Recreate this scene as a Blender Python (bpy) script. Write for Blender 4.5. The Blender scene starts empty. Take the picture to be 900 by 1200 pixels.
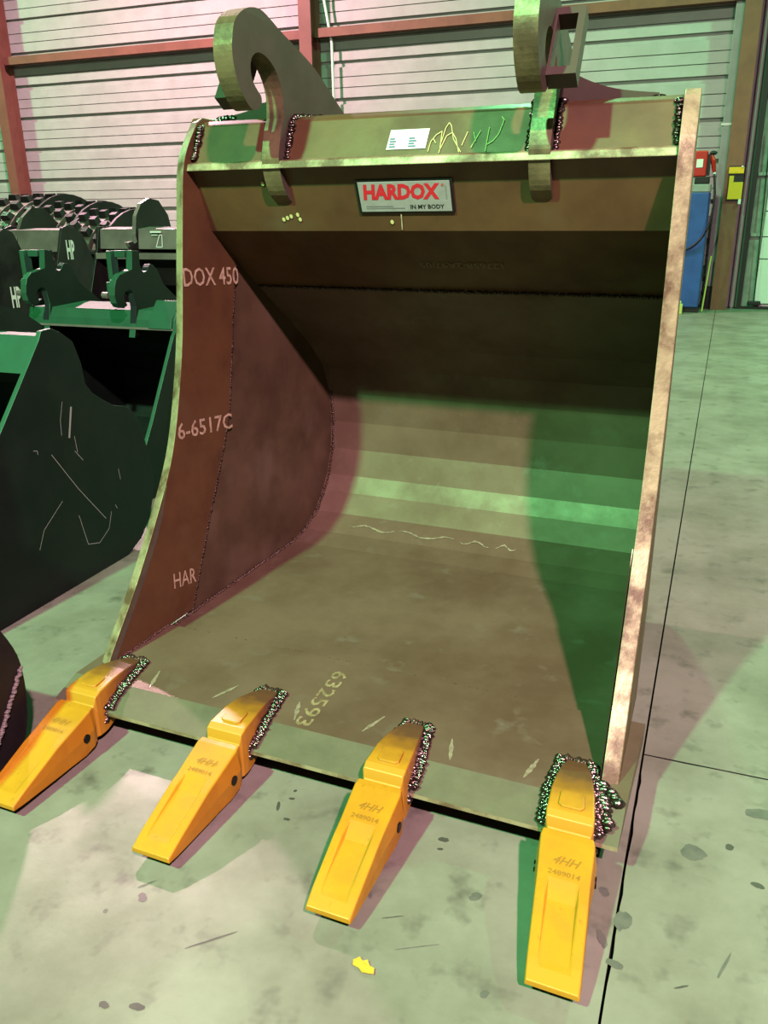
import bpy, math, random
from mathutils import Vector, Matrix
random.seed(7)
scene = bpy.context.scene
col = scene.collection

# ------------------------------------------------------------------ camera
F_PX, PITCH, YAW, ROLL, CAM_H = 991.28, 0.35351, -0.3753, 0.015488, 1.5
fw = Vector((math.sin(YAW)*math.cos(PITCH), math.cos(YAW)*math.cos(PITCH), -math.sin(PITCH)))
rt0 = Vector((math.cos(YAW), -math.sin(YAW), 0)); dn0 = fw.cross(rt0)
rt = rt0*math.cos(ROLL)+dn0*math.sin(ROLL); dn = -rt0*math.sin(ROLL)+dn0*math.cos(ROLL)
cd = bpy.data.cameras.new('camera'); cam = bpy.data.objects.new('camera', cd); col.objects.link(cam)
cd.sensor_fit = 'VERTICAL'; cd.sensor_height = 36.0; cd.lens = F_PX/1200*36.0; cd.clip_start = 0.05
cam.matrix_world = Matrix(((rt.x, -dn.x, -fw.x, 0), (rt.y, -dn.y, -fw.y, 0), (rt.z, -dn.z, -fw.z, CAM_H), (0, 0, 0, 1)))
scene.camera = cam

# ------------------------------------------------------------------ world, lamps, exposure
w = bpy.data.worlds.new('world'); scene.world = w; w.use_nodes = True
w.node_tree.nodes['Background'].inputs[0].default_value = (.55, .6, .55, 1)
w.node_tree.nodes['Background'].inputs[1].default_value = 0.0
scene.view_settings.view_transform = 'Standard'; scene.view_settings.look = 'None'
scene.view_settings.exposure = 0.68; scene.view_settings.gamma = 1.0
scene.view_settings.use_curve_mapping = False
PINK, GREEN = (1.0, .55, .67), (.25, 1.0, .40)
# high-bay lamps hang in rows of two colours
LAMPS = [((3.14, -3.36, 7.0), PINK, 3200), ((-3.12, -3.40, 7.0), GREEN, 2350),
         ((-15.0, 9.0, 7.0), GREEN, 1000), ((-8.0, 9.0, 7.0), PINK, 2000),
         ((-2.2, 9.0, 7.0), GREEN, 420), ((4.2, 9.0, 7.0), GREEN, 1000)]
LAMP_NAMES = ['lamp_front_right_offscreen', 'lamp_front_left_offscreen', 'lamp_back_far_left_offscreen', 'lamp_back_left_offscreen', 'lamp_back_middle_offscreen', 'lamp_back_right_offscreen']
for nm_, (p, c, e) in zip(LAMP_NAMES, LAMPS):
    ld = bpy.data.lights.new('high_bay_lamp_offscreen', 'AREA'); ld.shape = 'DISK'; ld.size = .32
    ld.color = c; ld.energy = e
    lo = bpy.data.objects.new(nm_, ld); lo.location = p; col.objects.link(lo)

# ------------------------------------------------------------------ helpers
ALB = .42      # overall paint reflectance; the exposure makes up for it
def lin(h):
    if isinstance(h, str):
        h = h.lstrip('#'); h = tuple(int(h[i:i+2], 16)/255 for i in (0, 2, 4))
    return tuple(ALB*(c/12.92 if c <= .04045 else ((c+.055)/1.055)**2.4) for c in h)+(1,)

def pbr(name, c1, c2=None, scale=6, rough=.5, rough2=None, metal=0.0, metal2=None, bump=0, bscale=60, lo=.4, hi=.65, stretch=None,
        c3=None, s3=30, lo3=.6, hi3=.7, coat=0, space='Object', spec=.22):
    m = bpy.data.materials.new(name); m.use_nodes = True
    nt = m.node_tree; N = nt.nodes; L = nt.links; b = N['Principled BSDF']
    b.inputs['Roughness'].default_value = rough; b.inputs['Metallic'].default_value = metal
    b.inputs['Base Color'].default_value = lin(c1); b.inputs['Specular IOR Level'].default_value = spec
    if coat: b.inputs['Coat Weight'].default_value = coat; b.inputs['Coat Roughness'].default_value = .25
    tc = N.new('ShaderNodeTexCoord'); mp = N.new('ShaderNodeMapping'); L.new(tc.outputs[space], mp.inputs[0])
    if stretch: mp.inputs['Scale'].default_value = stretch
    def noise(s, d=6):
        n = N.new('ShaderNodeTexNoise'); n.inputs['Scale'].default_value = s; n.inputs['Detail'].default_value = d
        n.inputs['Roughness'].default_value = .62
        L.new(mp.outputs[0], n.inputs['Vector']); return n
    def ramp(n, a, z):
        r = N.new('ShaderNodeMapRange'); r.inputs[1].default_value = a; r.inputs[2].default_value = z
        L.new(n.outputs['Fac'], r.inputs[0]); return r
    if c2 is not None:
        r = ramp(noise(scale), lo, hi)
        mx = N.new('ShaderNodeMix'); mx.data_type = 'RGBA'; mx.inputs[6].default_value = lin(c1); mx.inputs[7].default_value = lin(c2)
        L.new(r.outputs[0], mx.inputs[0]); out = mx.outputs[2]
        if c3 is not None:
            r3 = ramp(noise(s3, 3), lo3, hi3)
            m3 = N.new('ShaderNodeMix'); m3.data_type = 'RGBA'; m3.inputs[7].default_value = lin(c3)
            L.new(out, m3.inputs[6]); L.new(r3.outputs[0], m3.inputs[0]); out = m3.outputs[2]
        L.new(out, b.inputs['Base Color'])
        for key, a, z in (('Roughness', rough, rough2), ('Metallic', metal, metal2)):
            if z is not None:
                q = N.new('ShaderNodeMapRange'); q.inputs[3].default_value = a; q.inputs[4].default_value = z
                L.new(r.outputs[0], q.inputs[0]); L.new(q.outputs[0], b.inputs[key])
    if bump:
        n = noise(bscale, 4); bp = N.new('ShaderNodeBump'); bp.inputs['Strength'].default_value = bump
        bp.inputs['Distance'].default_value = .004
        L.new(n.outputs['Fac'], bp.inputs['Height']); L.new(bp.outputs[0], b.inputs['Normal'])
    return m

M = {}
M['concrete'] = pbr('concrete', '#8a887c', '#6f6b5f', 2.2, rough=.42, rough2=.6, bump=.15, bscale=40, lo=.40, hi=.66,
                    c3='#57544c', s3=9, lo3=.56, hi3=.78)
M['joint'] = pbr('joint', '#1b1a18', rough=.9)
M['stain'] = pbr('stain', '#66655e', '#56554f', 20, rough=.5)
M['stain_dark'] = pbr('stain_dark', '#45453f', '#504f48', 20, rough=.4)
M['clad'] = pbr('cladding', '#b4b4b0', '#a9a9a5', 3, rough=.45)
M['red_steel'] = pbr('red_steel', '#835045', '#76483d', 4, rough=.55)
M['brown_steel'] = pbr('brown_steel', '#865640', '#764a37', 4, rough=.55)
M['primer'] = pbr('primer', '#694d31', '#553b26', 5, rough=.42, rough2=.55, metal=.15, bump=.08, bscale=30, lo=.4, hi=.7,
                  c3='#6c583f', s3=3.0, lo3=.56, hi3=.75)
M['side'] = pbr('side_steel', '#63513c', '#4f3f2e', 4, rough=.45, rough2=.55, metal=.15, bump=.06, bscale=30, c3='#746450', s3=2.5, lo3=.52, hi3=.72)
M['worn'] = pbr('worn_steel', '#7d6a57', '#66523f', 2.6, rough=.42, rough2=.55, metal=.25, bump=.08, bscale=26, lo=.38, hi=.66,
                c3='#7d7162', s3=9, lo3=.6, hi3=.78)
M['cut'] = pbr('cut_edge', '#b5a986', '#66503a', 9, rough=.4, rough2=.5, metal=.25, metal2=.1, bump=.35, bscale=60, lo=.42, hi=.62)
M['bevel'] = pbr('ground_bevel', '#84816a', '#6d6a57', 6, rough=.36, rough2=.5, metal=.4, bump=.12, bscale=50)
M['ear'] = pbr('ear_steel', '#5a5046', '#4f453a', 5, rough=.45, rough2=.55, metal=.2, bump=.05)
M['ear_cut'] = pbr('ear_cut_edge', '#8a7e5c', '#544a34', 10, rough=.38, rough2=.5, metal=.35, metal2=.15, bump=.3, bscale=60)
M['scuff'] = pbr('scuff', '#b0a58c', '#8f846c', 60, rough=.45, metal=.3)
M['weld'] = pbr('weld', '#8d8078', '#4f453f', 40, rough=.18, rough2=.32, metal=.95, bump=.4, bscale=90)
M['weld_dull'] = pbr('weld_dull', '#6a5a4c', '#4a3d33', 30, rough=.4, metal=.6, bump=.3)
M['chalk'] = pbr('stencil_paint', '#c4b596', '#a08d6a', 60, rough=.8)
M['chalk_worn'] = pbr('worn_stencil_paint', '#9c8f6a', '#6f603f', 50, rough=.8)
M['chalk_y'] = pbr('chalk_yellow', '#d8d690', rough=.85)
M['dark_print'] = pbr('dark_print', '#8a7a5c', rough=.7)
M['white'] = pbr('white_label', '#e8ebe6', rough=.5)
M['black'] = pbr('black_paint', '#141414', '#1c1b1a', 8, rough=.35, rough2=.5)
M['plate_grey'] = pbr('plate_grey', '#a3a5a2', '#989a97', 30, rough=.4)
M['plate_red'] = pbr('plate_red', '#d62a36', rough=.45)
M['plate_ink'] = pbr('plate_ink', '#1a1a1c', rough=.5)
M['plate_faint'] = pbr('plate_faint', '#86888a', rough=.5)
M['label_ink'] = pbr('label_ink', '#4d6a86', rough=.5)
M['yellow'] = pbr('tooth_yellow', '#c48d20', '#ba821b', 12, rough=.36, rough2=.48, bump=.06, bscale=70, c3='#a87420', s3=60, lo3=.66, hi3=.75)
M['emboss'] = pbr('emboss', '#96701f', rough=.5)
M['pin'] = pbr('pin', '#22201e', rough=.4, metal=.6)
M['green_black'] = pbr('green_black', '#0d1612', '#111a15', 6, rough=.45, rough2=.55, bump=.05)
M['green_paint'] = pbr('green_paint', '#2c5c45', '#25503a', 6, rough=.42, rough2=.5)
M['black_steel'] = pbr('black_steel', '#1f1b1c', '#2a2526', 5, rough=.4, rough2=.55)
M['grey_steel'] = pbr('grey_steel', '#7c7670', '#66605c', 5, rough=.4)
M['wheel_stud'] = pbr('wheel_stud', '#6f675f', '#4f4742', 8, rough=.5, metal=.2)
M['blue'] = pbr('blue_tank', '#2b56a0', '#24498c', 4, rough=.5)
M['pump_red'] = pbr('pump_red', '#c02218', rough=.4)
M['pump_black'] = pbr('pump_black', '#161616', rough=.5)
M['pipe'] = pbr('pipe_grey', '#9aa29c', '#8a928c', 3, rough=.5)
M['yellow_box'] = pbr('yellow_box', '#e6b81a', rough=.45)
M['door'] = pbr('door_white', '#eef0ec', '#e2e4e0', 2, rough=.4)
M['door_dirty'] = pbr('door_dirty', '#8f958c', '#5f655d', 4, rough=.6)
M['pale_green'] = pbr('pale_green', '#c6d46a', rough=.5)
M['leaf'] = pbr('leaf', '#e0b030', '#c9962a', 40, rough=.6)
M['scratch'] = pbr('scratch', '#9aa096', rough=.5)
M['ceil'] = pbr('ceiling', '#3a3b38', rough=.8)

# adapter paint: yellow, burnt off to bare brown steel toward the welded end
def adapter_mat():
    m = bpy.data.materials.new('adapter_paint'); m.use_nodes = True
    nt = m.node_tree; N = nt.nodes; L = nt.links; b = N['Principled BSDF']; b.inputs['Roughness'].default_value = .42
    tc = N.new('ShaderNodeTexCoord'); sp = N.new('ShaderNodeSeparateXYZ'); L.new(tc.outputs['Object'], sp.inputs[0])
    n = N.new('ShaderNodeTexNoise'); n.inputs['Scale'].default_value = 25; L.new(tc.outputs['Object'], n.inputs['Vector'])
    ad = N.new('ShaderNodeMath'); ad.operation = 'MULTIPLY_ADD'; ad.inputs[1].default_value = .10; L.new(n.outputs['Fac'], ad.inputs[0]); L.new(sp.outputs['Y'], ad.inputs[2])
    mr = N.new('ShaderNodeMapRange'); mr.inputs[1].default_value = -.765; mr.inputs[2].default_value = -.62; L.new(ad.outputs[0], mr.inputs[0])
    cr = N.new('ShaderNodeValToRGB'); cr.color_ramp.elements[0].color = lin('#c48d20'); cr.color_ramp.elements[1].color = lin('#6a472c')
    e = cr.color_ramp.elements.new(.55); e.color = lin('#99691f')
    L.new(mr.outputs[0], cr.inputs[0]); L.new(cr.outputs[0], b.inputs['Base Color'])
    return m
M['adapter'] = adapter_mat()

def mk(name, verts, faces, mats, parent=None, idx=None, off=(0, 0, 0), smooth=False, bevel=0):
    me = bpy.data.meshes.new(name)
    me.from_pydata([(v[0]-off[0], v[1]-off[1], v[2]-off[2]) for v in verts], [], faces)
    for m in (mats if isinstance(mats, (list, tuple)) else [mats]): me.materials.append(M[m])
    if idx: 
        for p, i in zip(me.polygons, idx): p.material_index = i
    import bmesh
    bm = bmesh.new(); bm.from_mesh(me); bmesh.ops.recalc_face_normals(bm, faces=bm.faces); bm.to_mesh(me); bm.free()
    if smooth:
        for p in me.polygons: p.use_smooth = True
    o = bpy.data.objects.new(name, me); col.objects.link(o)
    if parent: o.parent = parent
    if bevel:
        md = o.modifiers.new('bevel', 'BEVEL'); md.width = bevel; md.segments = 2; md.limit_method = 'ANGLE'; md.angle_limit = .6
    return o

def tag(o, label, cat, group=None, kind=None):
    o['label'] = label; o['category'] = cat
    if group: o['group'] = group
    if kind: o['kind'] = kind
    return o

def thing(name, label, cat, loc, rz=0, group=None):
    o = bpy.data.objects.new(name, None); o.empty_display_size = .1; col.objects.link(o)
    o.location = loc; o.rotation_euler = (0, 0, rz); return tag(o, label, cat, group)

def prism(poly, x0, x1):
    """(y,z) outline extruded along x; face 0/1 are the caps, the rest is the rim"""
    n = len(poly)
    v = [(x0, y, z) for y, z in poly]+[(x1, y, z) for y, z in poly]
    f = [list(range(n)), list(range(2*n-1, n-1, -1))]+[[i, (i+1) % n, n+(i+1) % n, n+i] for i in range(n)]
    return v, f, [0, 0]+[1]*n

def box(x0, x1, y0, y1, z0, z1):
    v = [(x, y, z) for x in (x0, x1) for y in (y0, y1) for z in (z0, z1)]
    return v, [[0, 1, 3, 2], [4, 6, 7, 5], [0, 4, 5, 1], [2, 3, 7, 6], [0, 2, 6, 4], [1, 5, 7, 3]]

def join(*parts):
    V, Fc = [], []
    for v, f in parts:
        o = len(V); V += list(v); Fc += [[i+o for i in q] for q in f]
    return V, Fc

def tube(pts, r, n=8):
    pts = [Vector(p) for p in pts]; V, Fc = [], []
    for i, p in enumerate(pts):
        d = (pts[min(i+1, len(pts)-1)]-pts[max(i-1, 0)]).normalized()
        a = d.cross(Vector((0, 0, 1)) if abs(d.z) < .9 else Vector((1, 0, 0))).normalized(); b = d.cross(a)
        rr = r[i] if isinstance(r, (list, tuple)) else r
        V += [p+a*math.cos(2*math.pi*k/n)*rr+b*math.sin(2*math.pi*k/n)*rr for k in range(n)]
    for i in range(len(pts)-1):
        for k in range(n): Fc.append([i*n+k, i*n+(k+1) % n, (i+1)*n+(k+1) % n, (i+1)*n+k])
    Fc += [list(range(n)), list(range((len(pts)-1)*n, len(pts)*n))]
    return V, Fc

def blob(c, r, nu=7, nv=4):
    V, Fc = [], []
    rx, ry, rz = r
    for j in range(nv+1):
        t = math.pi*j/nv
        for i in range(nu):
            a = 2*math.pi*i/nu; V.append((c[0]+rx*math.sin(t)*math.cos(a), c[1]+ry*math.sin(t)*math.sin(a), c[2]+rz*math.cos(t)))
    for j in range(nv):
        for i in range(nu): Fc.append([j*nu+i, j*nu+(i+1) % nu, (j+1)*nu+(i+1) % nu, (j+1)*nu+i])
    return V, Fc

def bead(a, b, r, n, jit=.3):
    """row of overlapping weld ripples from a to b"""
    a, b = Vector(a), Vector(b); parts = []; n = int(n*1.7)
    ax = max(range(3), key=lambda k: abs(b[k]-a[k]))
    for i in range(n):
        p = a.lerp(b, i/(n-1)); s = r*random.uniform(1-jit, 1+jit)
        p = p+Vector([random.uniform(-.3, .3)*r for _ in range(3)])
        rr = [s*random.uniform(.9, 1.35), s*random.uniform(.9, 1.35), s*random.uniform(.7, 1.0)]
        rr[ax] = s*random.uniform(.4, .75)
        parts.append(blob(p, rr, 8, 5))
    return join(*parts)

def text2d(s, bold=0.0):
    cu = bpy.data.curves.new('t', 'FONT'); cu.body = s; cu.offset = bold; cu.resolution_u = 2
    o = bpy.data.objects.new('t', cu); col.objects.link(o)
    dg = bpy.context.evaluated_depsgraph_get(); me = bpy.data.meshes.new_from_object(o.evaluated_get(dg))
    v = [(p.co.x, p.co.y) for p in me.vertices]; f = [list(p.vertices) for p in me.polygons]
    bpy.data.objects.remove(o); bpy.data.curves.remove(cu); bpy.data.meshes.remove(me)
    return v, f

def lettering(s, o, u, v, W, H, mat, parent, off, bold=0.0, slant=0.0, name='lettering', taper=False):
    """writing laid on a surface: o lower left corner, u along the line, v up"""
    vv, ff = text2d(s, bold); o, u, v = Vector(o), Vector(u).normalized(), Vector(v).normalized()
    x0 = min(p[0] for p in vv); x1 = max(p[0] for p in vv); y0 = min(p[1] for p in vv); y1 = max(p[1] for p in vv)
    P = [o+u*((p[0]-x0)/(x1-x0)*W+slant*(p[1]-y0)/(y1-y0)*H)+v*((p[1]-y0)/(y1-y0)*H) for p in vv]
    if taper: P = [tap(p) for p in P]
    return mk(name, P, ff, mat, parent, off=off)

def ribbon(pts, o, u, v, wd):
    """pen strokes: list of polylines in (a,b) on plane o,u,v"""
    o, u, v = Vector(o), Vector(u).normalized(), Vector(v).normalized(); V, Fc = [], []
    for line in pts:
        for (a, b), (c, d) in zip(line[:-1], line[1:]):
            t = Vector((c-a, d-b)); t = t/max(t.length, 1e-6); n = Vector((-t.y, t.x))*wd/2
            q = [(a+n.x, b+n.y), (c+n.x, d+n.y), (c-n.x, d-n.y), (a-n.x, b-n.y)]
            k = len(V); V += [o+u*x+v*y for x, y in q]; Fc.append([k, k+1, k+2, k+3])
    return V, Fc

def offset_poly(line, d):
    """offset an open (y,z) line to its left by d"""
    out = []
    for i, p in enumerate(line):
        a = Vector(line[max(i-1, 0)]); b = Vector(line[min(i+1, len(line)-1)]); t = (b-a).normalized()
        out.append((p[0]-t.y*d, p[1]+t.x*d))
    return out

def catmull(pts, n=4):
    out = []
    for i in range(len(pts)-1):
        p0, p1, p2, p3 = [Vector(pts[max(0, min(len(pts)-1, i+k))]) for k in (-1, 0, 1, 2)]
        for j in range(n):
            t = j/n
            out.append(tuple(.5*((2*p1)+(-p0+p2)*t+(2*p0-5*p1+4*p2-p3)*t*t+(-p0+3*p1-3*p2+p3)*t**3)))
    out.append(tuple(pts[-1])); return out

def part(name, vf, mats, parent, off=(0, 0, 0), **k):
    return mk(name, vf[0], vf[1], mats, parent, vf[2] if len(vf) > 2 and isinstance(mats, (list, tuple)) else None, off, **k)

# ------------------------------------------------------------------ the hall
FX = [-24.4, -18.3, -12.26, -6.16, -.063, 6.04, 12.1]; FY = [-14.0, -8.85, 2.155, 13.16]
fl = mk('floor', *box(-24.6, 12.3, -14.1, 13.4, -.10, -.014), 'joint'); fl['kind'] = 'structure'
def edge_line(a, b, n, amp):
    out = []
    for i in range(n+1):
        t = i/n; x = a[0]+(b[0]-a[0])*t; y = a[1]+(b[1]-a[1])*t
        j = random.uniform(0, 1)**3*amp if 0 < i < n else 0
        out.append((x, y, j))
    return out
for i in range(len(FX)-1):
    for j in range(len(FY)-1):
        fy = FY if i >= 4 else [-14.0, -8.85, -3.0, 13.16]
        x0, x1, y0, y1 = FX[i], FX[i+1], fy[j], fy[j+1]; g = .0028
        nx, ny = (160, 260) if i in (3, 4) and j == 1 else (4, 8)
        amp = .004 if nx > 10 else .0
        pts = [(x, y0+g+q*.6) for x, y, q in edge_line((x0+g, y0), (x1-g, y0), nx, amp)]
        pts += [(x1-g-q, y) for x, y, q in edge_line((x1, y0+g), (x1, y1-g), ny, amp)][1:]
        pts += [(x, y1-g-q*.6) for x, y, q in edge_line((x1-g, y1), (x0+g, y1), nx, amp)][1:]
        pts += [(x0+g+q, y) for x, y, q in edge_line((x0, y1-g), (x0, y0+g), ny, amp)][1:-1]
        n = len(pts)
        v = [(x, y, 0) for x, y in pts]+[(x, y, -.014) for x, y in pts]
        f = [list(range(n))]+[[a, (a+1) % n, n+(a+1) % n, n+a] for a in range(n)]
        s = mk('slab', v, f, ['concrete', 'joint'], fl, [0]+[1]*n)

def stain(x, y, rx, ry, a, mat):
    n = 14; ph = random.uniform(0, 6)
    v = []
    for k in range(n):
        t = 2*math.pi*k/n; r = 1+.25*math.sin(2*t+ph)+random.uniform(-.15, .15)
        px, py = rx*r*math.cos(t), ry*r*math.sin(t)
        v.append((x+px*math.cos(a)-py*math.sin(a), y+px*math.sin(a)+py*math.cos(a), .0008))
    mk('stain', v, [list(range(n))], mat, fl)
for x, y, rx, ry, a, m in [(-.372, 1.477, .015, .011, .3, 'stain'), (-.495, 1.628, .011, .010, 0, 'stain_dark'), (-.493, 1.594, .006, .005, 0, 'stain_dark'),
        (-1.089, 1.209, .013, .012, 0, 'stain_dark'), (-1.105, 1.245, .018, .004, .9, 'stain'), (-1.143, 1.146, .007, .005, 0, 'stain'), (-.287, 1.239, .010, .008, .2, 'stain'),
        (-.926, .969, .014, .010, .4, 'stain_dark'), (-.991, .949, .011, .008, .5, 'stain_dark'), (.169, 1.845, .012, .009, 0, 'stain_dark'), (.23, 1.736, .012, .010, 0, 'stain_dark'),
        (.086, 1.793, .035, .022, -.6, 'stain'), (-.099, 1.595, .013, .012, 0, 'stain'), (-.049, 1.522, .016, .035, 0, 'stain'), (-.053, 1.402, .016, .012, .2, 'stain'), (-.086, 1.459, .008, .028, .3, 'stain'),
        (-.928, 1.667, .006, .004, 0, 'stain_dark'), (-.922, 1.635, .007, .006, 0, 'stain_dark'), (-.898, 1.559, .008, .006, 0, 'stain_dark'), (-.876, 1.16, .05, .003, .75, 'stain_dark'),
        (-.942, 1.596, .004, .022, .3, 'stain_dark'), (.08, 1.393, .014, .003, .5, 'stain_dark'), (.25, 1.999, .04, .025, .1, 'stain'), (-.529, 1.356, .02, .002, .5, 'stain_dark'),
        (.16, 1.476, .003, .04, -.3, 'stain'), (-.60, 1.40, .004, .012, .5, 'stain'), (-.45, 1.30, .04, .0015, .5, 'stain')]:
    stain(x, y, rx, ry, a, m)

# back wall: horizontal ribbed cladding sheets hung between the columns
WY = 13.16
wb = mk('wall_back', *box(-24.6, 12.3, WY+.046, WY+.2, 0, 8.6), 'clad'); wb['kind'] = 'structure'
prof = [(0, .0), (0, .075), (-1, .085), (-1, .213), (-.45, .217), (-.45, .221), (-1, .225), (-1, .358), (-.45, .362), (-.45, .366), (-1, .370), (-1, .503), (0, .51)]
def cladding(x0, x1, ztop, mesh=[{}]):
    key = round(x1-x0, 3)
    if key not in mesh[0]:
        v, f = [], []
        for d, z in prof: v += [(0, d*.045, -z), (x1-x0, d*.045, -z)]
        for i in range(len(prof)-1): f.append([2*i, 2*i+1, 2*i+3, 2*i+2])
        me = bpy.data.meshes.new('cladding_panel'); me.from_pydata(v, [], f); me.materials.append(M['clad']); mesh[0][key] = me
    o = bpy.data.objects.new('cladding_panel', mesh[0][key]); col.objects.link(o); o.location = (x0, WY+.045, ztop); o.parent = wb
BX = [(-24.4, -18.2), (-18.2, -12.1), (-12.1, -6.19), (-6.19, -.04)]
for x0, x1 in BX:
    for k in range(-9, 8):
        zt = 3.477-.51*k
        if zt-.51 > -.4 and zt < 8.6: cladding(x0, x1, zt)
for x0, x1 in [(4.2, 12.1)]:
    for k in range(-9, 7): cladding(x0, x1, 3.477-.51*k)
for k in range(-9, -1): cladding(-.04, 4.2, 3.477-.51*k)
for nm, b in (('wall_left', box(-24.8, -24.6, -14.1, 13.4, 0, 8.6)), ('wall_right', box(12.3, 12.5, -14.1, 13.4, 0, 8.6)), ('wall_front', box(-24.6, 12.3, -14.3, -14.1, 0, 8.6))):
    o = mk(nm, *b, 'clad'); o['kind'] = 'structure'
o = mk('ceiling', *box(-24.8, 12.5, -14.3, 13.4, 8.6, 8.8), 'ceil'); o['kind'] = 'structure'

def column(x, mat, label):
    t = thing('steel_column', label, 'column', (x, 12.98, 0))
    part('flange', box(-.1, .1, -.16, -.145, 0, 8.5), mat, t); part('flange', box(-.1, .1, .135, .15, 0, 8.5), mat, t)
    part('web', box(-.006, .006, -.145, .135, 0, 8.5), mat, t)
    return t
column(-12.12, 'red_steel', 'red-brown steel column rising behind the studded compaction wheels')
column(-6.19, 'red_steel', 'red-brown steel column with a thin pale pipe running beside it')
cR = column(-.037, 'brown_steel', 'brown steel column with a yellow box fixed on it')
for x0, x1, lab, mt in ((-18.2, -12.15, 'red-brown steel wall rail left of the column by the compaction wheels', 'red_steel'),
                    (-12.02, -6.29, 'red-brown steel wall rail between the two red-brown columns', 'red_steel'),
                    (-6.09, -.16, 'brown steel wall rail ending at the column with the yellow box', 'brown_steel')):
    g = thing('wall_rail', lab, 'beam', ((x0+x1)/2, 13.03, 3.78)); h = (x1-x0)/2
    part('front_flange', box(-h, h, -.09, -.082, 0, .12), mt, g)
    part('flange', box(-h, h, -.082, .08, 0, .008), mt, g); part('flange', box(-h, h, -.082, .08, .112, .12), mt, g)
tag(mk('conduit', *tube([(-5.83, 13.02, 0.0), (-5.85, 13.02, 3.7), (-5.95, 13.0, 4.3), (-5.98, 13.0, 8.5)], .022), 'white', smooth=True), 'thin pale vertical conduit beside the middle column', 'pipe')
t = thing('downpipe', 'grey-green square downpipe beside the brown column', 'pipe', (-.19, 13.03, 0))
part('pipe', box(-.055, .055, -.055, .055, .3, 8.5), 'pipe', t, bevel=.01); part('shoe', box(-.06, .06, -.06, .06, 0, .3), 'pump_black', t)
part('bracket', box(-.075, .075, -.06, .06, 2.35, 2.38), 'white', t)

# sectional door right of the brown column
d = mk('door_1', *box(.30, 4.1, 13.17, 13.185, 0, 4.3), 'door'); d['kind'] = 'structure'
zs = [.06, .66, .95, 1.28, 1.95, 2.65, 3.3, 4.3]
for a, b_ in zip(zs[:-1], zs[1:]):
    mk('panel', *box(.42, 4.1, 13.13, 13.17, a+.006, b_-.006), 'door', d, bevel=.006)
mk('jamb', *box(.26, .415, 13.12, 13.17, 0, 4.3), 'door_dirty', d)
mk('guide_rail', *box(.20, .255, 13.02, 13.13, 0, 4.3), 'pump_black', d); mk('guide_rail', *box(.128, .14, 13.0, 13.04, 0, 4.3), 'pipe', d)
mk('threshold', *box(.2, 4.1, 13.03, 13.13, 0, .03), 'pump_black', d)
for z in (.98, 1.75, 2.7): mk('hinge', *box(.27, .40, 13.09, 13.12, z-.02, z+.02), 'pipe', d)
t = thing('pull_cord', 'dark pull cord with a black weight hanging in front of the white door', 'cord', (.42, 13.05, 0))
part('cord', tube([(0, 0, .1), (-.02, 0, .7), (-.07, 0, 2.3)], .008, 6), 'pump_black', t); part('weight', box(-.085, .085, -.03, .03, .05, .11), 'pump_black', t, bevel=.012)
t = thing('switch_box', 'yellow metal box with a dark gap fixed to the brown column', 'box', (-.0, 12.80, 1.44))
part('lower_plate', prism([(-.0, 0), (-.0, .21), (-.02, .21), (-.02, 0)], -.085, .09), 'yellow_box', t, bevel=.003)
part('tab', box(-.085, -.03, -.02, 0, .21, .29), 'yellow_box', t); part('upper_plate', box(-.10, .085, -.02, 0, .315, .395), 'yellow_box', t, bevel=.003)
part('backing', box(-.1, .09, 0, .018, -.02, .41), 'pump_black', t); part('bolt', tube([(.06, -.02, .40), (.06, -.035, .40)], .012), 'white', t); part('clasp', box(.055, .09, -.03, 0, -.06, 0), 'white', t)

# fuel station by the wall
t = thing('fuel_tank', 'blue rectangular fuel tank standing by the brown column', 'tank', (-.60, 12.62, 0))
part('body', box(-.45, .31, -.22, .25, .07, 1.53), 'blue', t, bevel=.015); part('plinth', box(-.44, .32, -.2, .24, 0, .07), 'pump_black', t); part('lid', box(-.45, .31, -.22, .25, 1.535, 1.63), 'pipe', t, bevel=.01)
t = thing('fuel_pump', 'red fuel pump with nozzle standing on the blue tank', 'pump', (-.40, 12.52, 1.632))
part('body', box(-.13, .03, -.08, .08, .09, .40), 'pump_red', t, bevel=.015); part('base', box(-.1, .08, -.09, .09, 0, .09), 'pump_black', t, bevel=.01)
part('display', box(-.1, -.02, -.085, -.08, .2, .3), 'white', t)
part('nozzle', tube([(.07, -.02, .34), (.10, -.02, .28), (.125, -.02, .14)], [.03, .035, .02]), 'pump_red', t); part('nozzle_cap', blob((.09, -.02, .37), (.05, .035, .03)), 'pump_black', t); part('holster', box(.03, .07, -.04, .03, .1, .36), 'pump_black', t)
part('spout', blob((.13, -.02, .12), (.02, .02, .025)), 'white', t)
tag(mk('fuel_hose', *tube(catmull([(-.27, 12.37, 1.75), (-.235, 12.36, 1.5), (-.25, 12.36, 1.2), (-.33, 12.36, .98), (-.50, 12.37, .83), (-.72, 12.37, .80)], 6), .014), 'pump_black', smooth=True), 'black fuel hose looping in front of the blue tank', 'hose')
tag(mk('canister', *join(box(-.575, -.48, 12.22, 12.32, 0, .13), box(-.55, -.50, 12.25, 12.29, .13, .17)), 'pale_green', bevel=.006), 'small pale green canister on the floor against the blue tank', 'canister')
tag(mk('broom_handle', *tube([(-.24, 12.62, 0.0), (-.20, 12.75, .72)], .011), 'pale_green'), 'thin pale green stick leaning beside the blue tank', 'stick')

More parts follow.
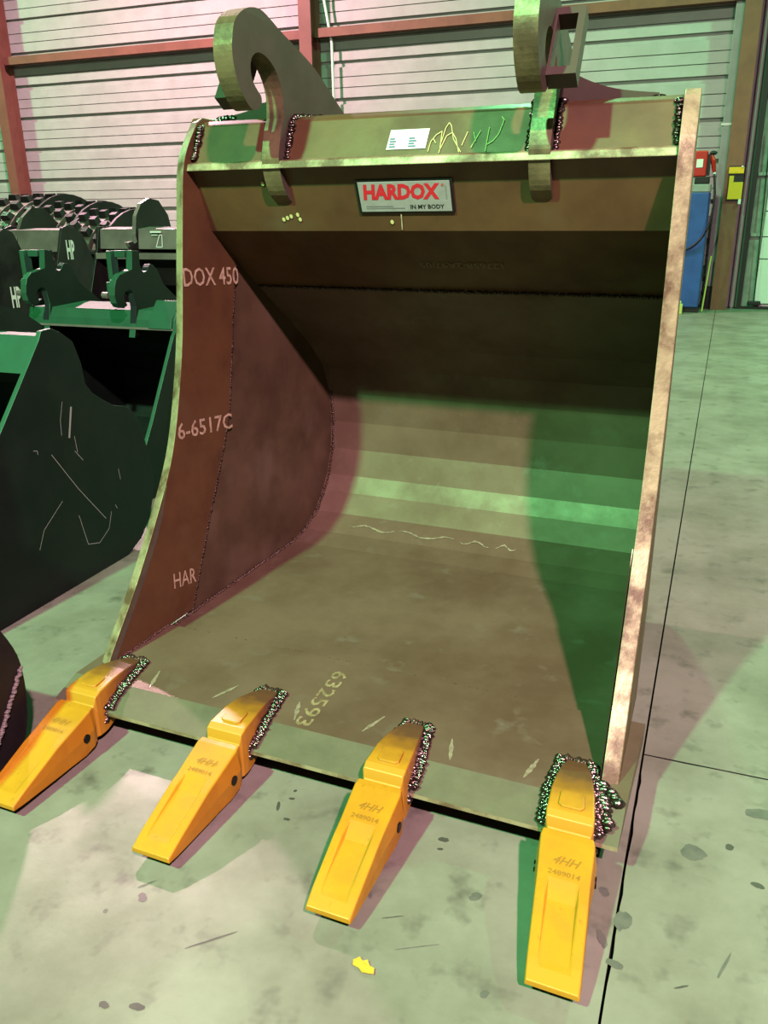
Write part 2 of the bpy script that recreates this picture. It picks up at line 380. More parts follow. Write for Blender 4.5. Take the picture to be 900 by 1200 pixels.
# ------------------------------------------------------------------ main bucket
BY = -.0338; B0 = Vector((-.9725, 2.45, 0))
cb, sb = math.cos(BY), math.sin(BY)
bucket = thing('excavator_bucket', 'large brown bare-steel excavator bucket with four yellow teeth', 'bucket', (B0.x*cb-B0.y*sb, B0.x*sb+B0.y*cb, 0), BY)
TAPER = .085      # the bucket narrows toward its back
def tap(p):
    p = Vector(p); p.x = B0.x+(p.x-B0.x)*(1-(TAPER if p.y > 2.35 else .04)*(p.y-2.35)); return p
def bp(name, vf, mats, parent=None, taper=True, **k):
    if taper: vf = ([tap(p) for p in vf[0]],)+tuple(vf[1:])
    return part(name, vf, mats, parent or bucket, off=B0, **k)
XLo, XLi, XRi, XRo = -1.765, -1.724, -.222, -.181
FZ = .112
shell_in = [(2.10, FZ), (2.25, FZ+.002), (2.56, .124), (2.92, .138), (3.02, .160), (3.12, .212), (3.19, .285), (3.235, .35), (3.275, .46), (3.29, .58), (3.28, .71), (3.235, .83), (3.14, .94), (3.0, 1.05), (2.80, 1.205)]
top_in = [(2.80, 1.205), (2.53, 1.41), (2.455, 1.60)]
def sheet(line, th): return line+offset_poly(line, -th)[::-1]
bp('shell', prism(sheet(shell_in, .025), XLi-.012, XRi+.012), ['worn', 'worn'])
bp('roof_plate', prism(sheet(top_in, .02), XLi-.012, XRi+.012), ['primer', 'primer'])
lip = bp('lip_plate', prism([(1.637, .08), (1.637, .092), (1.735, .127), (2.112, .127), (2.112, .08)], -1.81, -.136), ['worn', 'worn'], taper=False)
me = lip.data; me.materials.append(M['bevel']); me.materials.append(M['cut'])
me.polygons[3].material_index = 2; me.polygons[2].material_index = 3
bp('weld_bead', bead((XLi, 2.118, .116), (XRi, 2.118, .116), .0055, 230), 'weld_dull', smooth=True)
bp('weld_bead', bead((XLi, 2.79, 1.205), (XRi, 2.79, 1.205), .006, 230), 'weld_dull', smooth=True)
for xw in (-1.5, -.9725, -.44): bp('wear_strip', box(xw-.08, xw+.08, 2.15, 2.6, 0, FZ-.024), 'primer')
front = catmull([(1.80, .125), (1.84, .178), (1.978, .345), (2.105, .524), (2.19, .66), (2.242, .775), (2.29, .93), (2.329, 1.091), (2.367, 1.339), (2.387, 1.469), (2.408, 1.594), (2.44, 1.665), (2.50, 1.742)], 3)
seam = [(2.24, .125), (2.365, .39), (2.503, .676), (2.55, .793), (2.635, 1.236), (2.69, 1.46), (2.76, 1.745)]
shell_out = offset_poly(shell_in+[(2.53+.03, 1.41)], -.03)
back = [(2.247, .10)]+[p for p in shell_out[2:-2]]+[(3.02, 1.20), (3.0, 1.45), (3.0, 1.66), (2.89, 1.745)]
for s, xo, xi in ((-1, XLo, XLi), (1, XRo, XRi)):
    # front edge strip: outer outline, with an inner bevel low down
    poly = front+[(2.53, 1.757)]+seam[::-1]
    pv, pf, pi = prism(poly, xo, xi)
    pv = [(x, y+(.020 if i < len(front) else 0), z) for i, (x, y, z) in enumerate(pv)]     # flame-cut edge slants outward
    sc = bp('side_cutter', (pv, pf, pi), ['primer', 'cut'], bevel=.003)
    rim = len(front)
    for p in sc.data.polygons:
        if p.index >= 2 and p.index-2 > rim: p.material_index = 0
    xb = xi-s*(-.011) if False else xi+(.011 if s > 0 else -.011)
    bp('side_plate', prism([(p[0]-.002, p[1]) for p in seam]+back[::-1], xb, xb+s*.02), ['side', 'side'])
    vs = [bead((xi+s*.004, a[0]+.004, a[1]), (xi+s*.004, b[0]+.004, b[1]), .0045, max(3, int(math.hypot(b[0]-a[0], b[1]-a[1])/.008))) for a, b in zip(seam[:-2], seam[1:-1])]
    bp('weld_bead', join(*vs), 'weld_dull', smooth=True)
    fl_line = [(1.85, .127), (2.1, .127), (2.11, FZ)]+shell_in[1:11]
    vs = [bead((xi-s*.0, a[0], a[1]+.002), (xi-s*.0, b[0], b[1]+.002), .006, max(3, int(math.hypot(b[0]-a[0], b[1]-a[1])/.010))) for a, b in zip(fl_line[:-1], fl_line[1:])]
    bp('weld_bead', join(*vs), 'weld_dull', smooth=True)
    if s < 0: cutL = sc
    # ground bevel on the inner front edge, low down
    fz = [p for p in front if p[1] < .62]
    V, Fc = [], []
    for k, (y, z) in enumerate(fz):
        wdt = .035*min(1, (.62-z)/.12)
        V += [(xi-s*.004, y+.001, z), (xi-s*.0015, y+.001+wdt, z)]
    for k in range(len(fz)-1): Fc.append([2*k, 2*k+1, 2*k+3, 2*k+2])
    bp('ground_bevel', (V, Fc), 'bevel')
beam = bp('top_beam', prism([(2.455, 1.612), (2.515, 1.732), (2.545, 1.745), (2.90, 1.742), (2.98, 1.66), (2.96, 1.45), (2.78, 1.25), (2.57, 1.42), (2.50, 1.60)], XLi-.012, XRi+.012), ['primer', 'primer'], bevel=.006)
bp('front_bar', prism([(2.422, 1.594), (2.432, 1.616), (2.47, 1.622), (2.47, 1.600)], XLi, XRi), ['cut', 'cut'], bevel=.003)
for s, xi in ((1, XLi), (-1, XRi)):
    bp('weld_bead', bead((xi+s*.008, 2.458, 1.63), (xi+s*.008, 2.508, 1.73), .010, 16), 'weld', smooth=True)

# ears: hooks for the quick coupler, each with locking eye and gusset
ear = [(2.468, 1.737), (2.471, 1.798), (2.446, 1.851), (2.41, 1.882), (2.369, 1.897), (2.336, 1.895), (2.31, 1.877), (2.302, 1.848), (2.312, 1.819), (2.333, 1.799), (2.352, 1.783), (2.347, 1.76), (2.321, 1.747), (2.29, 1.751), (2.257, 1.779), (2.228, 1.823), (2.216, 1.863), (2.215, 1.896), (2.219, 1.913), (2.233, 1.955), (2.267, 1.985), (2.314, 2.004), (2.364, 2.009), (2.405, 1.999), (2.489, 1.964), (2.59, 1.927), (2.677, 1.89), (2.768, 1.835), (2.866, 1.776), (2.95, 1.722), (2.90, 1.62), (2.57, 1.57), (2.564, 1.534), (2.552, 1.489), (2.511, 1.490), (2.466, 1.518), (2.440, 1.560), (2.428, 1.609), (2.432, 1.645), (2.45, 1.70)]
for s, x0, x1 in ((-1, -1.445, -1.385), (1, -.61, -.55)):
    e = bp('ear', prism(catmull(ear+[ear[0]], 3)[:-1], x0, x1), ['ear', 'ear_cut'])
    xo = x1 if s > 0 else x0
    # locking eye: a tilted frame welded to the outer face
    d = Vector((.113, .165)).normalized(); nrm = Vector((d.y, -d.x)); o2 = Vector((2.315, 1.785)); L_ = .20; wx = .075; th = .05; fr = .018
    def P(a, x, t): q = o2+d*a+nrm*t; return (xo+s*x, q.x, q.y)
    def bar(a0, a1, xa, xb_): 
        v = [P(a, x, t) for a in (a0, a1) for x in (xa, xb_) for t in (0, th)]
        return v, [[0, 1, 3, 2], [4, 6, 7, 5], [0, 4, 5, 1], [2, 3, 7, 6], [0, 2, 6, 4], [1, 5, 7, 3]]
    bp('locking_eye', join(bar(0, fr*1.3, 0, wx), bar(L_-fr*1.2, L_, 0, wx), bar(fr*1.3, L_-fr*1.2, wx-fr, wx), bar(fr*1.3, L_-fr*1.2, 0, .006)), 'ear')
    # gusset: concave web running along the beam to the ear
    gx = [0, .03, .10, .17, .26]; gz = [1.840, 1.815, 1.785, 1.768, 1.757]
    top = catmull(list(zip(gx, gz)), 3); n = len(top)
    v = [(xo+s*a, y, z) for y in (2.58, 2.605) for a, z in top]+[(xo+s*a, y, 1.735) for y in (2.58, 2.605) for a, z in top]
    f = [[i, i+1, 2*n+i+1, 2*n+i] for i in range(n-1)]+[[n+i, n+i+1, 3*n+i+1, 3*n+i] for i in range(n-1)]+[[i, i+1, n+i+1, n+i] for i in range(n-1)]
    f += [[0, n, 3*n, 2*n], [n-1, 2*n-1, 4*n-1, 3*n-1]]
    bp('gusset', (v, f, [0]*(2*n-2)+[1]*(n-1)+[0, 0]), ['ear', 'cut'])
    for xs, q in ((x0, -1), (x1, 1)):
        wb_ = join(bead((xs+q*.006, 2.462, 1.62), (xs+q*.006, 2.515, 1.735), .010, 18), bead((xs+q*.008, 2.52, 1.742), (xs+q*.008, 2.70, 1.75), .010, 24))
        bp('weld_bead', wb_, 'weld', smooth=True)
bp('weld_bead', bead((-.30, 2.58, 1.745), (-.285, 2.60, 1.74), .014, 7), 'weld', smooth=True)
bp('weld_bead', bead((-1.70, 2.57, 1.748), (-1.62, 2.60, 1.75), .014, 12), 'weld', smooth=True)

# plate, label and writing
d = Vector((0, .075, -.19)).normalized(); nn = Vector((0, -.19, -.075)).normalized()
def on_roof(x, s, lift=.004): return Vector((x, 2.455, 1.60))+d*s+nn*lift
def roof_box(x0, x1, s0, s1, l0, l1):
    v = [on_roof(x, s, l) for x in (x0, x1) for s in (s0, s1) for l in (l0, l1)]
    return v, box(0, 1, 0, 1, 0, 1)[1]
x0, x1, s0, s1 = -1.152, -.840, .045, .147
np_ = bp('name_plate', roof_box(x0, x1, s0, s1, 0.002, .006), 'black', bevel=.003)
bp('plate_face', roof_box(x0+.009, x1-.009, s0+.006, s1-.006, .006, .0075), 'plate_grey', np_, bevel=.0012)
up = -d; L8 = .0082
lettering('HARDOX', on_roof(x0+.022, s0+.060, L8), (1, 0, 0), up, .245, .048, 'plate_red', np_, B0, bold=.05, slant=.12, taper=True)
lettering('IN MY BODY', on_roof(x0+.172, s1-.014, L8), (1, 0, 0), up, .108, .013, 'plate_ink', np_, B0, bold=.02, taper=True)
bp('small_print', ribbon([[(0, 0), (.128, 0)], [(0, .006), (.09, .006)]], on_roof(x0+.026, s1-.017, L8), (1, 0, 0), up, .0028), 'plate_faint', np_)
bp('small_print', ribbon([[(0, 0), (0, .04)]], on_roof(x1-.022, s0+.06, L8), (1, 0, 0), up, .0028), 'plate_faint', np_)
lettering('®', on_roof(x1-.036, s0+.024, L8), (1, 0, 0), up, .010, .010, 'plate_red', np_, B0, taper=True)
# beam face
bd = Vector((0, .06, .12)).normalized(); bn = Vector((0, -.12, .06)).normalized()
def on_beam(x, s, lift=.003): return Vector((x, 2.455, 1.612))+bd*s+bn*lift
v = [on_beam(x, s) for x, s in ((-1.045, .026), (-.922, .026), (-.917, .086), (-1.039, .086))]
lb = bp('paper_label', (v, [[0, 1, 2, 3]]), 'white', beam)
V = []
for k in range(4): V += [[(.006, .006+.008*k), (.026-.004*(k % 2), .006+.008*k)], [(.066, .006+.008*k), (.090-.006*(k % 2), .006+.008*k)]]
for q in (V[0::2], V[1::2]): bp('label_print', ribbon(q, on_beam(-1.043, .028, .004), (1, 0, 0), bd, .0045), 'label_ink', beam)
S = [[(0, .005), (.004, .035), (.018, .055), (.034, .065), (.036, .01), (.034, .0)], [(.036, .03), (.044, .075), (.052, .09), (.06, .08), (.072, .04), (.10, .0)], [(.036, .01), (.05, .05), (.066, .06), (.08, .04), (.094, .0)],
     [(.10, .02), (.112, .06)], [(.128, .012), (.150, .062)], [(.130, .058), (.140, .03)], [(.172, .0), (.174, .07)], [(.174, .02), (.190, .03), (.204, .05), (.214, .09), (.206, .1)], [(.01, .045), (.02, .03)]]
bp('chalk_mark', ribbon(S, on_beam(-.912, .01, .004), (1, 0, 0), bd, .0022), 'chalk_y', beam)
# stencilled numbers
XF = XLi+.0025
lettering('DOX 450', (XF, 2.358, 1.243), (0, 1, -.06), (0, 0, 1), .30, .060, 'chalk', cutL, B0, bold=.01, taper=True)
lettering('6-6517C', (XF, 2.252, .752), (0, 1, -.10), (0, 0, 1), .305, .058, 'chalk', cutL, B0, bold=.012, taper=True)
lettering('HAR', (XF, 2.150, .247), (0, 1, -.20), (0, .05, 1), .125, .056, 'chalk', cutL, B0, bold=.005, taper=True)
lettering('632593', (-1.062, 2.045, .1285), (.06, -1, 0), (1, .06, 0), .30, .05, 'chalk_worn', lip, B0, bold=.012)
rd = (Vector((0, 2.53, 1.41))-Vector((0, 2.80, 1.205))).normalized(); rn = Vector((0, -rd.z, rd.y)); rn = rn if rn.z < 0 else -rn
o_ = Vector((-.732, 2.66, 1.311))+rn*.003
lettering('127658-2A97/05', o_, (-1, 0, 0), -rd, .285, .03, 'dark_print', bucket, B0, taper=True)
V = []
for x, s in ((-1.475, .05), (-1.455, .058), (-1.44, .064), (-1.42, .07), (-1.415, .16), (-1.40, .155), (-1.43, .165), (-1.375, .15), (-1.37, .165), (-1.05, .175)):
    c = on_roof(x, s, .003); r = .006
    V.append(([c+Vector((math.cos(a)*r, 0, 0))+d*math.sin(a)*r*1.2 for a in [k*math.pi/4 for k in range(8)]], [list(range(8))]))
for q in V: bp('chalk_dot', q, 'chalk_y')
bp('chalk_mark', ribbon([[(0, 0), (.004, .05)]], on_roof(-1.02, .20, .003), (1, 0, 0), up, .004), 'chalk')

# teeth
def loft(rings):
    n = len(rings[0]); V = [p for r in rings for p in r]; Fc = []
    for i in range(len(rings)-1):
        for k in range(n): Fc.append([i*n+k, i*n+(k+1) % n, (i+1)*n+(k+1) % n, (i+1)*n+k])
    Fc += [list(range(n)), list(range((len(rings)-1)*n, len(rings)*n))]
    return V, Fc
def ring(y, wd, z0, z1, dish=0, bulge=0, k=.54):
    h = wd/2; zm = (z0+z1)/2
    return [(-h, y, z0), (-h-bulge, y, zm), (-h*.98, y, z1-.003), (-h*.93, y, z1), (-h*k-.004, y, z1), (-h*k+.002, y, z1-dish), (h*k-.002, y, z1-dish), (h*k+.004, y, z1), (h*.93, y, z1), (h*.98, y, z1-.003), (h+bulge, y, zm), (h, y, z0)]
for ti, (xt, xr) in enumerate(((-1.655, -1.684), (-1.168, -1.185), (-.694, -.722), (-.202, -.276))):
    def T(v, xt=xt, xr=xr): return [(xt+(xr-xt)*(p[1]-1.26)/.60+p[0], p[1], p[2]) for p in v]
    cap = [ring(1.256, .110, .030, .044), ring(1.285, .113, .027, .056, .0), ring(1.30, .114, .026, .062, .003), ring(1.425, .118, .018, .1035, .010, .001), ring(1.468, .119, .016, .1135, 0, .002),
           ring(1.53, .124, .013, .130, 0, .006), ring(1.568, .126, .020, .140, 0, .006), ring(1.585, .120, .03, .142, 0, .003)]
    V, Fc = loft(cap); c = bp('tooth_cap', (T(V), Fc), 'yellow', taper=False, bevel=.0025)
    for q in (-1, 1):
        bp('pin', (T(tube([(q*.055, 1.535, .070), (q*.0705, 1.535, .070)], .013, 12)[0]), tube([(0, 0, 0), (1, 0, 0)], .013, 12)[1]), 'pin', c, taper=False)
    tl = Vector((0, .30, .09)).normalized()
    th0 = -(xr-xt)/.60
    o1 = Vector(T([(-.030, 1.502, .1245)])[0]); o2_ = Vector(T([(-.036, 1.476, .1175)])[0])
    lettering('4HH', o1, (1, 0, 0), tl, .055, .020, 'emboss', c, B0, slant=.4)
    lettering('2489014', o2_, (1, 0, 0), tl, .070, .012, 'emboss', c, B0)
    ad = [ring(1.578, .098, .03, .128), ring(1.598, .104, .03, .134), ring(1.606, .112, .03, .160), ring(1.625, .114, .03, .167), ring(1.64, .112, .03, .168), ring(1.70, .106, .045, .170, 0, 0), ring(1.76, .092, .10, .164), ring(1.82, .072, .10, .150), ring(1.865, .050, .10, .134)]
    V, Fc = loft(ad); a = bp('adapter', (T(V), Fc), 'adapter', taper=False, bevel=.004)
    # raised pad on top of the adapter
    pv = T([(x, y, z) for z in (.166, .174) for x, y in ((-.022, 1.635), (.022, 1.635), (.030, 1.643), (.028, 1.685), (.020, 1.693), (-.020, 1.693), (-.028, 1.685), (-.030, 1.643))])
    bp('pad', (pv, [list(range(8)), list(range(8, 16))]+[[k, (k+1) % 8, 8+(k+1) % 8, 8+k] for k in range(8)]), 'adapter', a, taper=False, bevel=.002)
    for q in (-1, 1):
        rows = []
        for off_, r_ in (((.002, .009), (.010, .009), (.018, .007)) if q > 0 or ti == 3 else ((.002, .008),)):
            p0 = T([(q*(.054+off_), 1.645, .105+.0*off_)])[0]; p1 = T([(q*(.052+off_), 1.72, .132)])[0]; p2 = T([(q*(.03+off_), 1.87, .132)])[0]
            rows += [bead(p0, p1, r_, 11), bead(p1, p2, r_, 20)]
        rows.append(bead(T([(q*.052, 1.645, .105)])[0], T([(q*.052, 1.64, .06)])[0], .010, 6))
        bp('weld_bead', join(*rows), 'weld', a, taper=False, smooth=True)
    bp('weld_bead', bead(T([(-.03, 1.872, .132)])[0], T([(.03, 1.872, .132)])[0], .009, 7), 'weld_dull', a, taper=False, smooth=True)
bp('weld_bead', join(bead((-.20, 1.80, .128), (-.165, 1.66, .12), .014, 16), bead((-.185, 1.78, .13), (-.16, 1.74, .13), .015, 8)), 'weld', taper=False, smooth=True)

# bright grinder scuffs on the lip beside the teeth and a long scrape on the curved shell
def scuff(x, y, z, dx, dy, wd, par):
    n = 8; L1, L2 = [], []
    for k in range(n+1):
        t = k/n; w_ = wd*math.sin(math.pi*(.08+.84*t))*random.uniform(.5, 1.1)
        L1.append((x+dx*t-w_, y+dy*t, z)); L2.append((x+dx*t+w_, y+dy*t, z))
    bp('scuff', (L1+L2, [[k, k+1, n+2+k, n+1+k] for k in range(n)]), 'scuff', par, taper=False)
for xc, a in ((-1.59, .05), (-1.27, -.06), (-1.10, .05), (-.80, -.05), (-.625, .04), (-.36, -.03)):
    scuff(xc+a, 1.745+random.uniform(0, .04), .1283, -a*.6, .09, .008, lip)
fa, fb = Vector((0, 3.02, .160)), Vector((0, 3.12, .212))
for x_a, x_b in ((-1.52, -1.30), (-1.28, -1.02), (-.99, -.86), (-.83, -.74)):
    A_, B_ = [], []; n = 22
    for k in range(n+1):
        t = k/n; e_ = math.sin(math.pi*(.03+.94*t))**.5
        c = fa.lerp(fb, .42+.10*math.sin(x_a*9+k*.35))+Vector((x_a+(x_b-x_a)*t, -.0015, .003))
        A_.append(c-(fb-fa)*.04*e_*random.uniform(.3, 1.3)); B_.append(c+(fb-fa)*.05*e_*random.uniform(.2, 1.3))
    bp('scuff', (A_+B_, [[k, k+1, n+2+k, n+1+k] for k in range(n)]), 'scuff')

# ------------------------------------------------------------------ other buckets on the left
def dark_bucket(name, label, cat_loc, x0, x1, side, shell, beam_poly, paint, edge, beam_mat=None, plate=.022, shell_th=.02, lip_y=None):
    t = thing(name, label, 'bucket', cat_loc)
    off = Vector(cat_loc)
    for xa, xb_ in ((x0, x0+plate), (x1-plate, x1)):
        sp = part('side_plate', prism(side, xa, xb_), [paint, edge], t, off=off, bevel=.002)
    part('shell', prism(sheet(shell, shell_th), x0+plate, x1-plate), [paint, paint], t, off=off)
    b = part('top_beam', prism(beam_poly, x0+plate, x1-plate), [beam_mat or edge, beam_mat or edge], t, off=off, bevel=.004)
    return t, off, sp, b
A_side = [(1.86, .0), (1.80, .05), (2.0, .42), (2.288, .746), (2.525, 1.018), (2.546, 1.053), (2.60, 1.056), (2.645, 1.036), (2.708, .99), (2.739, .9), (2.747, .812), (2.785, .765), (2.837, .729), (2.90, .69), (2.986, .666), (3.03, .63), (3.069, .553), (3.105, .42), (3.119, .295), (3.10, .21), (3.058, .12), (2.98, .045), (2.872, .0)]
A_shell = [(1.84, .02), (2.86, .02), (2.97, .065), (3.05, .16), (3.09, .29), (3.07, .42), (3.03, .55), (2.96, .62), (2.83, .70), (2.73, .80), (2.69, .92)]
A_beam = [(2.455, .905), (2.49, .945), (2.545, 1.035), (2.64, 1.03), (2.70, .96), (2.70, .88)]
tA, oA, spA, bA = dark_bucket('excavator_bucket', 'dark green bucket with a scratched side plate and pale front edge beside the brown bucket', (-2.95, 2.5, 0), -3.55, -2.385, A_side, A_shell, A_beam, 'green_black', 'green_paint')
# scratches on the side plate: (y,z) strokes
SC = [[(2.60, .77), (2.575, .70), (2.57, .64)], [(2.41, .62), (2.43, .615), (2.43, .60)], [(2.36, .23), (2.40, .30), (2.46, .34), (2.52, .38)], [(2.60, .29), (2.63, .15), (2.70, .13), (2.77, .17), (2.80, .24)], [(2.83, .26), (2.84, .24)], [(2.88, .41), (2.885, .36)], [(2.63, .56), (2.67, .51)], [(2.50, .58), (2.62, .40), (2.76, .22)], [(2.64, .62), (2.645, .55)]]
for q in SC: part('scratch', ribbon([q], (-2.3838, 0, 0), (0, 1, 0), (0, 0, 1), .0025), 'scratch', spA, off=oA)

part('scratch', ribbon([[(2.645, .74), (2.61, .62)]], (-2.3837, 0, 0), (0, 1, 0), (0, 0, 1), .010), 'scratch', spA, off=oA)
# ear of that bucket
A_ear = [(2.50, 1.0), (2.50, 1.07), (2.56, 1.12), (2.66, 1.13), (2.78, 1.10), (2.90, 1.02), (2.96, .93), (2.70, .88)]
part('ear', prism(A_ear, -2.74, -2.71), ['green_black', 'green_paint'], tA, off=oA)

B_side = [(3.50, 0), (3.40, .06), (3.43, .12), (3.63, .40), (3.90, .82), (3.95, .87), (3.98, .95), (4.06, .98), (4.22, .96), (4.32, .86), (4.40, .72), (4.62, .60), (4.74, .45), (4.78, .3), (4.72, .12), (4.55, 0)]
B_shell = [(3.45, .02), (4.52, .02), (4.68, .13), (4.74, .3), (4.70, .44), (4.58, .57), (4.36, .70), (4.28, .84), (4.18, .92)]
B_beam = [(3.945, .852), (3.955, .895), (3.985, .945), (4.26, .95), (4.30, .88), (4.20, .83)]
tB, oB, spB, bB = dark_bucket('excavator_bucket', 'dark green bucket with two tall hook ears behind the scratched dark green bucket', (-3.25, 4.1, 0), -3.78, -2.745, B_side, B_shell, B_beam, 'green_black', 'green_paint')
part('lower_flange', box(-3.755, -2.77, 3.935, 3.96, .845, .856), 'grey_steel', tB, off=oB)
B_ear = [(3.925, .80), (3.945, .80), (4.05, .84), (4.30, .86), (4.42, .93), (4.244, 1.06), (4.20, 1.141), (4.165, 1.172), (4.136, 1.181), (4.115, 1.165), (4.10, 1.146), (4.076, 1.14), (4.05, 1.155), (4.042, 1.187), (4.048, 1.256), (3.985, 1.262), (3.975, 1.20), (3.969, 1.165), (3.858, 1.144), (3.82, 1.115), (3.806, 1.086), (3.796, 1.042), (3.805, 1.0), (3.824, .978), (3.86, .968), (3.896, .98), (3.885, 1.0), (3.872, 1.023), (3.89, 1.05), (3.93, 1.06), (3.955, 1.04), (3.969, .966), (3.95, .88)]
for xa in (-3.66, -3.06):
    e = part('ear', prism(B_ear, xa, xa+.04), ['green_black', 'green_paint'], tB, off=oB, bevel=.002)
    part('locking_loop', join(box(xa-.09, xa+.005, 3.96, 3.995, 1.225, 1.262), box(xa-.09, xa-.05, 3.90, 3.935, 1.03, 1.10), box(xa-.09, xa-.06, 3.925, 3.985, 1.06, 1.262), box(xa-.06, xa+.005, 3.92, 3.95, 1.03, 1.06)), 'green_paint', tB, off=oB, bevel=.004)
    part('pin', tube([(xa-.12, 3.90, 1.03), (xa-.08, 3.90, 1.03)], .018), 'grey_steel', tB, off=oB)
part('end_bracket', prism([(3.93, .852), (3.945, .90), (4.03, .995), (4.045, .995), (4.2, .85)], -2.93, -2.78), ['green_paint', 'green_paint'], tB, off=oB, bevel=.004)

def black_bucket(label, x0, x1, outline, zb, ztop, ear_poly=None, ear_x=(), hp=None, bm='grey_steel', beam_y=4.93):
    base = ((x0+x1)/2, 5.0, 0); off = Vector(base)
    t = thing('excavator_bucket', label, 'bucket', base)
    ymax = max(p[0] for p in outline); ymin = min(p[0] for p in outline)
    for xa, xb_ in ((x0, x0+.02), (x1-.02, x1)):
        sp = part('side_plate', prism(outline, xa, xb_), ['black_steel', 'black_steel'], t, off=off, bevel=.002)
    part('top_beam', prism([(beam_y, zb), (beam_y+.02, ztop-.01), (beam_y+.15, ztop), (beam_y+.2, zb)], x0+.02, x1-.02), [bm, bm], t, off=off, bevel=.004)
    part('shell', prism(sheet([(ymin+.08, .02), (ymax-.2, .02), (ymax-.05, .15), (ymax-.03, .4), (ymax-.12, .8), (ymax-.25, 1.1), (beam_y+.13, zb)], .02), x0+.02, x1-.02), ['black_steel', 'black_steel'], t, off=off)
    for xe in ear_x: part('ear', prism(ear_poly, xe, xe+.03), ['black_steel', 'grey_steel'], t, off=off, bevel=.002)
    if hp:
        y, z, s = hp
        lettering('HP', (x1+.002, y, z), (0, 1, -.05), (0, 0, 1), s*.62, s, 'white', sp, off, bold=.03)
    return t, off
C1_out = [(4.18, 0), (4.10, .08), (4.22, .60), (4.34, 1.15), (4.40, 1.335), (4.46, 1.36), (4.50, 1.352), (4.54, 1.335), (4.61, 1.19), (4.635, 1.02), (4.64, .86), (4.80, .5), (4.85, .25), (4.7, 0)]
black_bucket('black bucket with a white HP mark standing behind the dark green hook ears', -5.1, -4.36, C1_out, 1.15, 1.33, hp=(4.435, .865, .135), beam_y=4.42)
def far(poly, k): return [(y*k, max(0, 1.5+(z-1.5)*k) if z > .5 else z) for y, z in poly]
C2_out = far([(4.66, 0), (4.58, .08), (4.76, .9), (4.90, 1.27), (4.93, 1.35), (4.99, 1.365), (5.06, 1.352), (5.138, 1.298), (5.234, 1.086), (5.344, .863), (5.55, .55), (5.6, .3), (5.45, 0)], 1.1)
C2_ear = far([(4.94, 1.15), (4.91, 1.20), (4.94, 1.30), (5.02, 1.42), (5.12, 1.485), (5.24, 1.48), (5.34, 1.40), (5.36, 1.2), (5.1, 1.12)], 1.1)
tC2, oC2 = black_bucket('black bucket with a white HP mark and a pale grey-green top beam', -5.30, -4.73, C2_out, 1.16, 1.33, C2_ear, (-5.21,), hp=(5.445, 1.104, .143), beam_y=5.42)
C3_out = [(4.9, 0), (4.82, .08), (5.0, .9), (5.13, 1.2), (5.17, 1.35), (5.32, 1.35), (5.42, 1.1), (5.7, .6), (5.75, .3), (5.6, 0)]
C3_ear = [(5.15, 1.17), (5.07, 1.22), (5.05, 1.25), (5.10, 1.255), (5.12, 1.24), (5.15, 1.25), (5.14, 1.30), (5.17, 1.42), (5.24, 1.50), (5.34, 1.535), (5.45, 1.52), (5.55, 1.42), (5.6, 1.25), (5.4, 1.15)]
tC3, oC3 = black_bucket('black bucket with a round-topped ear and grey beam beside the brown bucket', -4.2, -3.15, C3_out, 1.20, 1.345, C3_ear, (-3.88, -3.45), beam_y=5.16)
part('step_plate', box(-4.18, -3.17, 5.10, 5.2, 1.135, 1.175), 'grey_steel', tC3, off=oC3, bevel=.004)
part('inner_plate', prism([(5.16, 1.13), (5.26, .95), (5.30, .95), (5.22, 1.13)], -4.18, -3.17), ['black_steel', 'black_steel'], tC3, off=oC3)
part('paint_mark', ribbon([[(0, 0), (.09, 0)]], (-3.74, 5.157, 1.315), (1, 0, 0), (0, .1, 1), .012), 'white', tC3, off=oC3)
part('paint_mark', ribbon([[(0, 0), (.05, 0)]], (-3.73, 5.157, 1.295), (1, 0, 0), (0, .1, 1), .005), 'white', tC3, off=oC3)
part('paint_mark', ribbon([[(0, 0), (.03, .08), (.05, .08), (.05, .0), (0, 0)]], (-3.70, 5.157, 1.215), (1, 0, 0), (0, .1, 1), .006), 'white', tC3, off=oC3)

# studded compaction wheels
def wheel(x0, x1, y, R, label):
    t = thing('compaction_wheel', label, 'compactor wheel', ((x0+x1)/2, y, 0), group=None); hw = (x1-x0)/2
    def disc(xa, xb_, r, n=40):
        v = [(x, r*math.cos(2*math.pi*k/n), R+r*math.sin(2*math.pi*k/n)) for x in (xa, xb_) for k in range(n)]
        return v, [list(range(n)), list(range(n, 2*n))]+[[k, (k+1) % n, n+(k+1) % n, n+k] for k in range(n)]
    Rd = R-.06
    part('axle', disc(-hw, hw, .14, 20), 'black_steel', t)
    rw = hw*.5
    for i, c in enumerate((-hw*.66, 0, hw*.66)):
        rm = part('rim', disc(c-rw*.42, c+rw*.42, Rd), 'wheel_stud', t)
        n = 26; V = []
        for k in range(n):
            a = 2*math.pi*(k+.5*(i % 2))/n; ca, sa = math.cos(a), math.sin(a)
            vv = []
            for rr, q, xx in ((Rd-.01, .042, rw*.34), (R, .03, rw*.24)):
                for s1_, s2_ in ((-1, -1), (1, -1), (1, 1), (-1, 1)):
                    tx = s2_*q; vv.append((c+s1_*xx, rr*ca-tx*sa, R+rr*sa+tx*ca))
            V.append((vv, [[0, 1, 2, 3], [4, 5, 6, 7], [0, 1, 5, 4], [1, 2, 6, 5], [2, 3, 7, 6], [3, 0, 4, 7]]))
        for vv, ff in V: part('stud', (vv, ff), 'black_steel' if i != 9 else 'wheel_stud', rm)
    for sgn in (-1, 1): part('side_disc', disc(sgn*(hw-.025), sgn*hw, Rd+(.012 if sgn < 0 else .05)), 'black_steel', t)
    part('hub', disc(hw, hw+.05, .22, 20), 'black_steel', t)
    return t
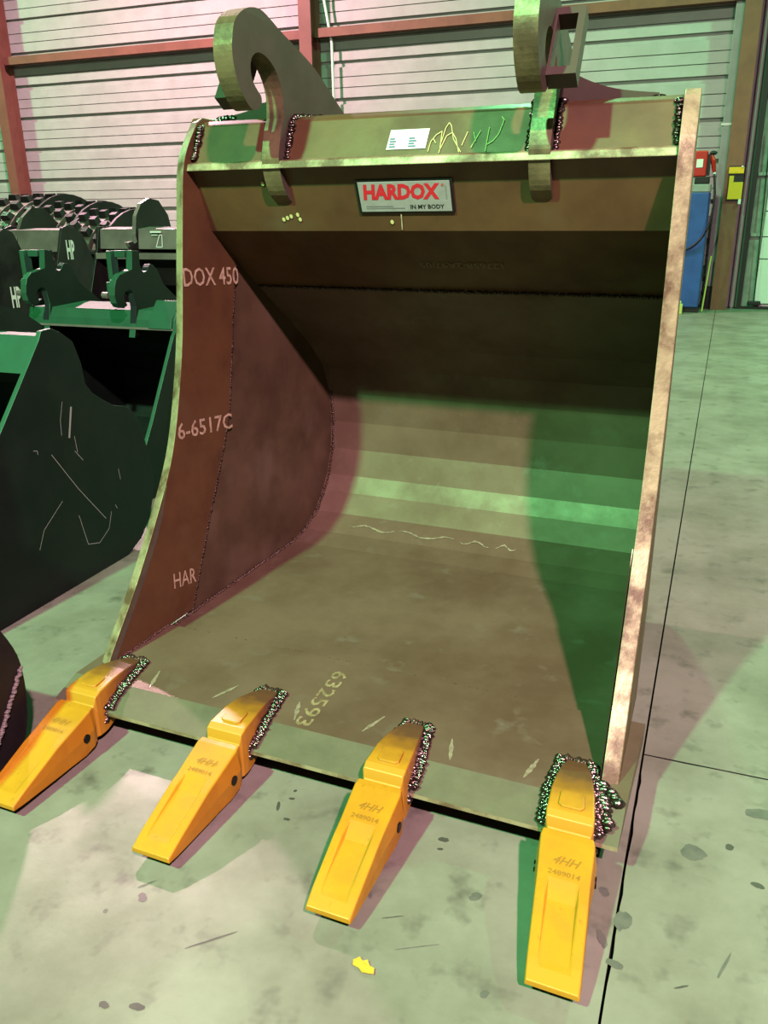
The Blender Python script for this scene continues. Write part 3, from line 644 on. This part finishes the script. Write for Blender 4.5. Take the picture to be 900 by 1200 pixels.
wheel(-7.72, -6.94, 8.1, .812, 'tallest studded steel compaction wheel, nearest the red-brown column')
wheel(-6.76, -6.14, 7.74, .77, 'studded steel compaction wheel between the two other studded wheels')
wheel(-6.02, -5.47, 7.38, .732, 'smallest studded steel compaction wheel behind the grey top beam')

# small black bucket at the left, rounded side plate with a diagonal weld
XD = -1.738
D_side = [(.95, .02), (.90, .12), (1.0, .50), (1.2, .58), (1.40, .55), (1.50, .46), (1.54, .40), (1.577, .31), (1.585, .22), (1.577, .135), (1.555, .06), (1.51, .018), (1.443, 0), (1.1, 0)]
D_side = catmull(D_side+[D_side[0]], 3)[:-1]
tD = thing('trenching_bucket', 'small black bucket with a rounded side plate beside the outermost yellow tooth', 'bucket', (-2.0, 1.3, 0)); oD = Vector((-2.0, 1.3, 0))
for xa, xb_ in ((XD-.50, XD-.478), (XD-.022, XD)): part('side_plate', prism(D_side, xa, xb_), ['black_steel', 'black_steel'], tD, off=oD, bevel=.003)
part('shell', prism(sheet([(1.0, .02), (1.44, .02), (1.53, .07), (1.558, .2), (1.53, .36), (1.46, .45)], .018), XD-.478, XD-.022), ['black_steel', 'black_steel'], tD, off=oD)
part('top_beam', box(XD-.478, XD-.022, 1.2, 1.42, .46, .53), 'black_steel', tD, off=oD, bevel=.01)
part('weld_bead', bead((XD+.002, 1.577, .27), (XD+.002, 1.44, .08), .007, 26, .15), 'grey_steel', tD, off=oD, smooth=True)

# dry yellow leaf on the floor
lv = [(-.03, 0), (-.022, .012), (-.012, .010), (-.004, .017), (.008, .010), (.02, .011), (.028, 0), (.018, -.006), (.006, -.013), (-.008, -.008), (-.02, -.012)]
n = len(lv); a = -.35
pts = [(-.538+x*math.cos(a)-y*math.sin(a), 1.21+x*math.sin(a)+y*math.cos(a), .002+.004*abs(math.sin(i*1.7))) for i, (x, y) in enumerate(lv)]
V = pts+[(x, y, z+.0012) for x, y, z in pts]
tag(mk('paint_flake', V, [list(range(n)), list(range(n, 2*n))]+[[i, (i+1) % n, n+(i+1) % n, n+i] for i in range(n)], 'leaf'), 'small crumpled yellow scrap lying on the concrete floor', 'scrap')
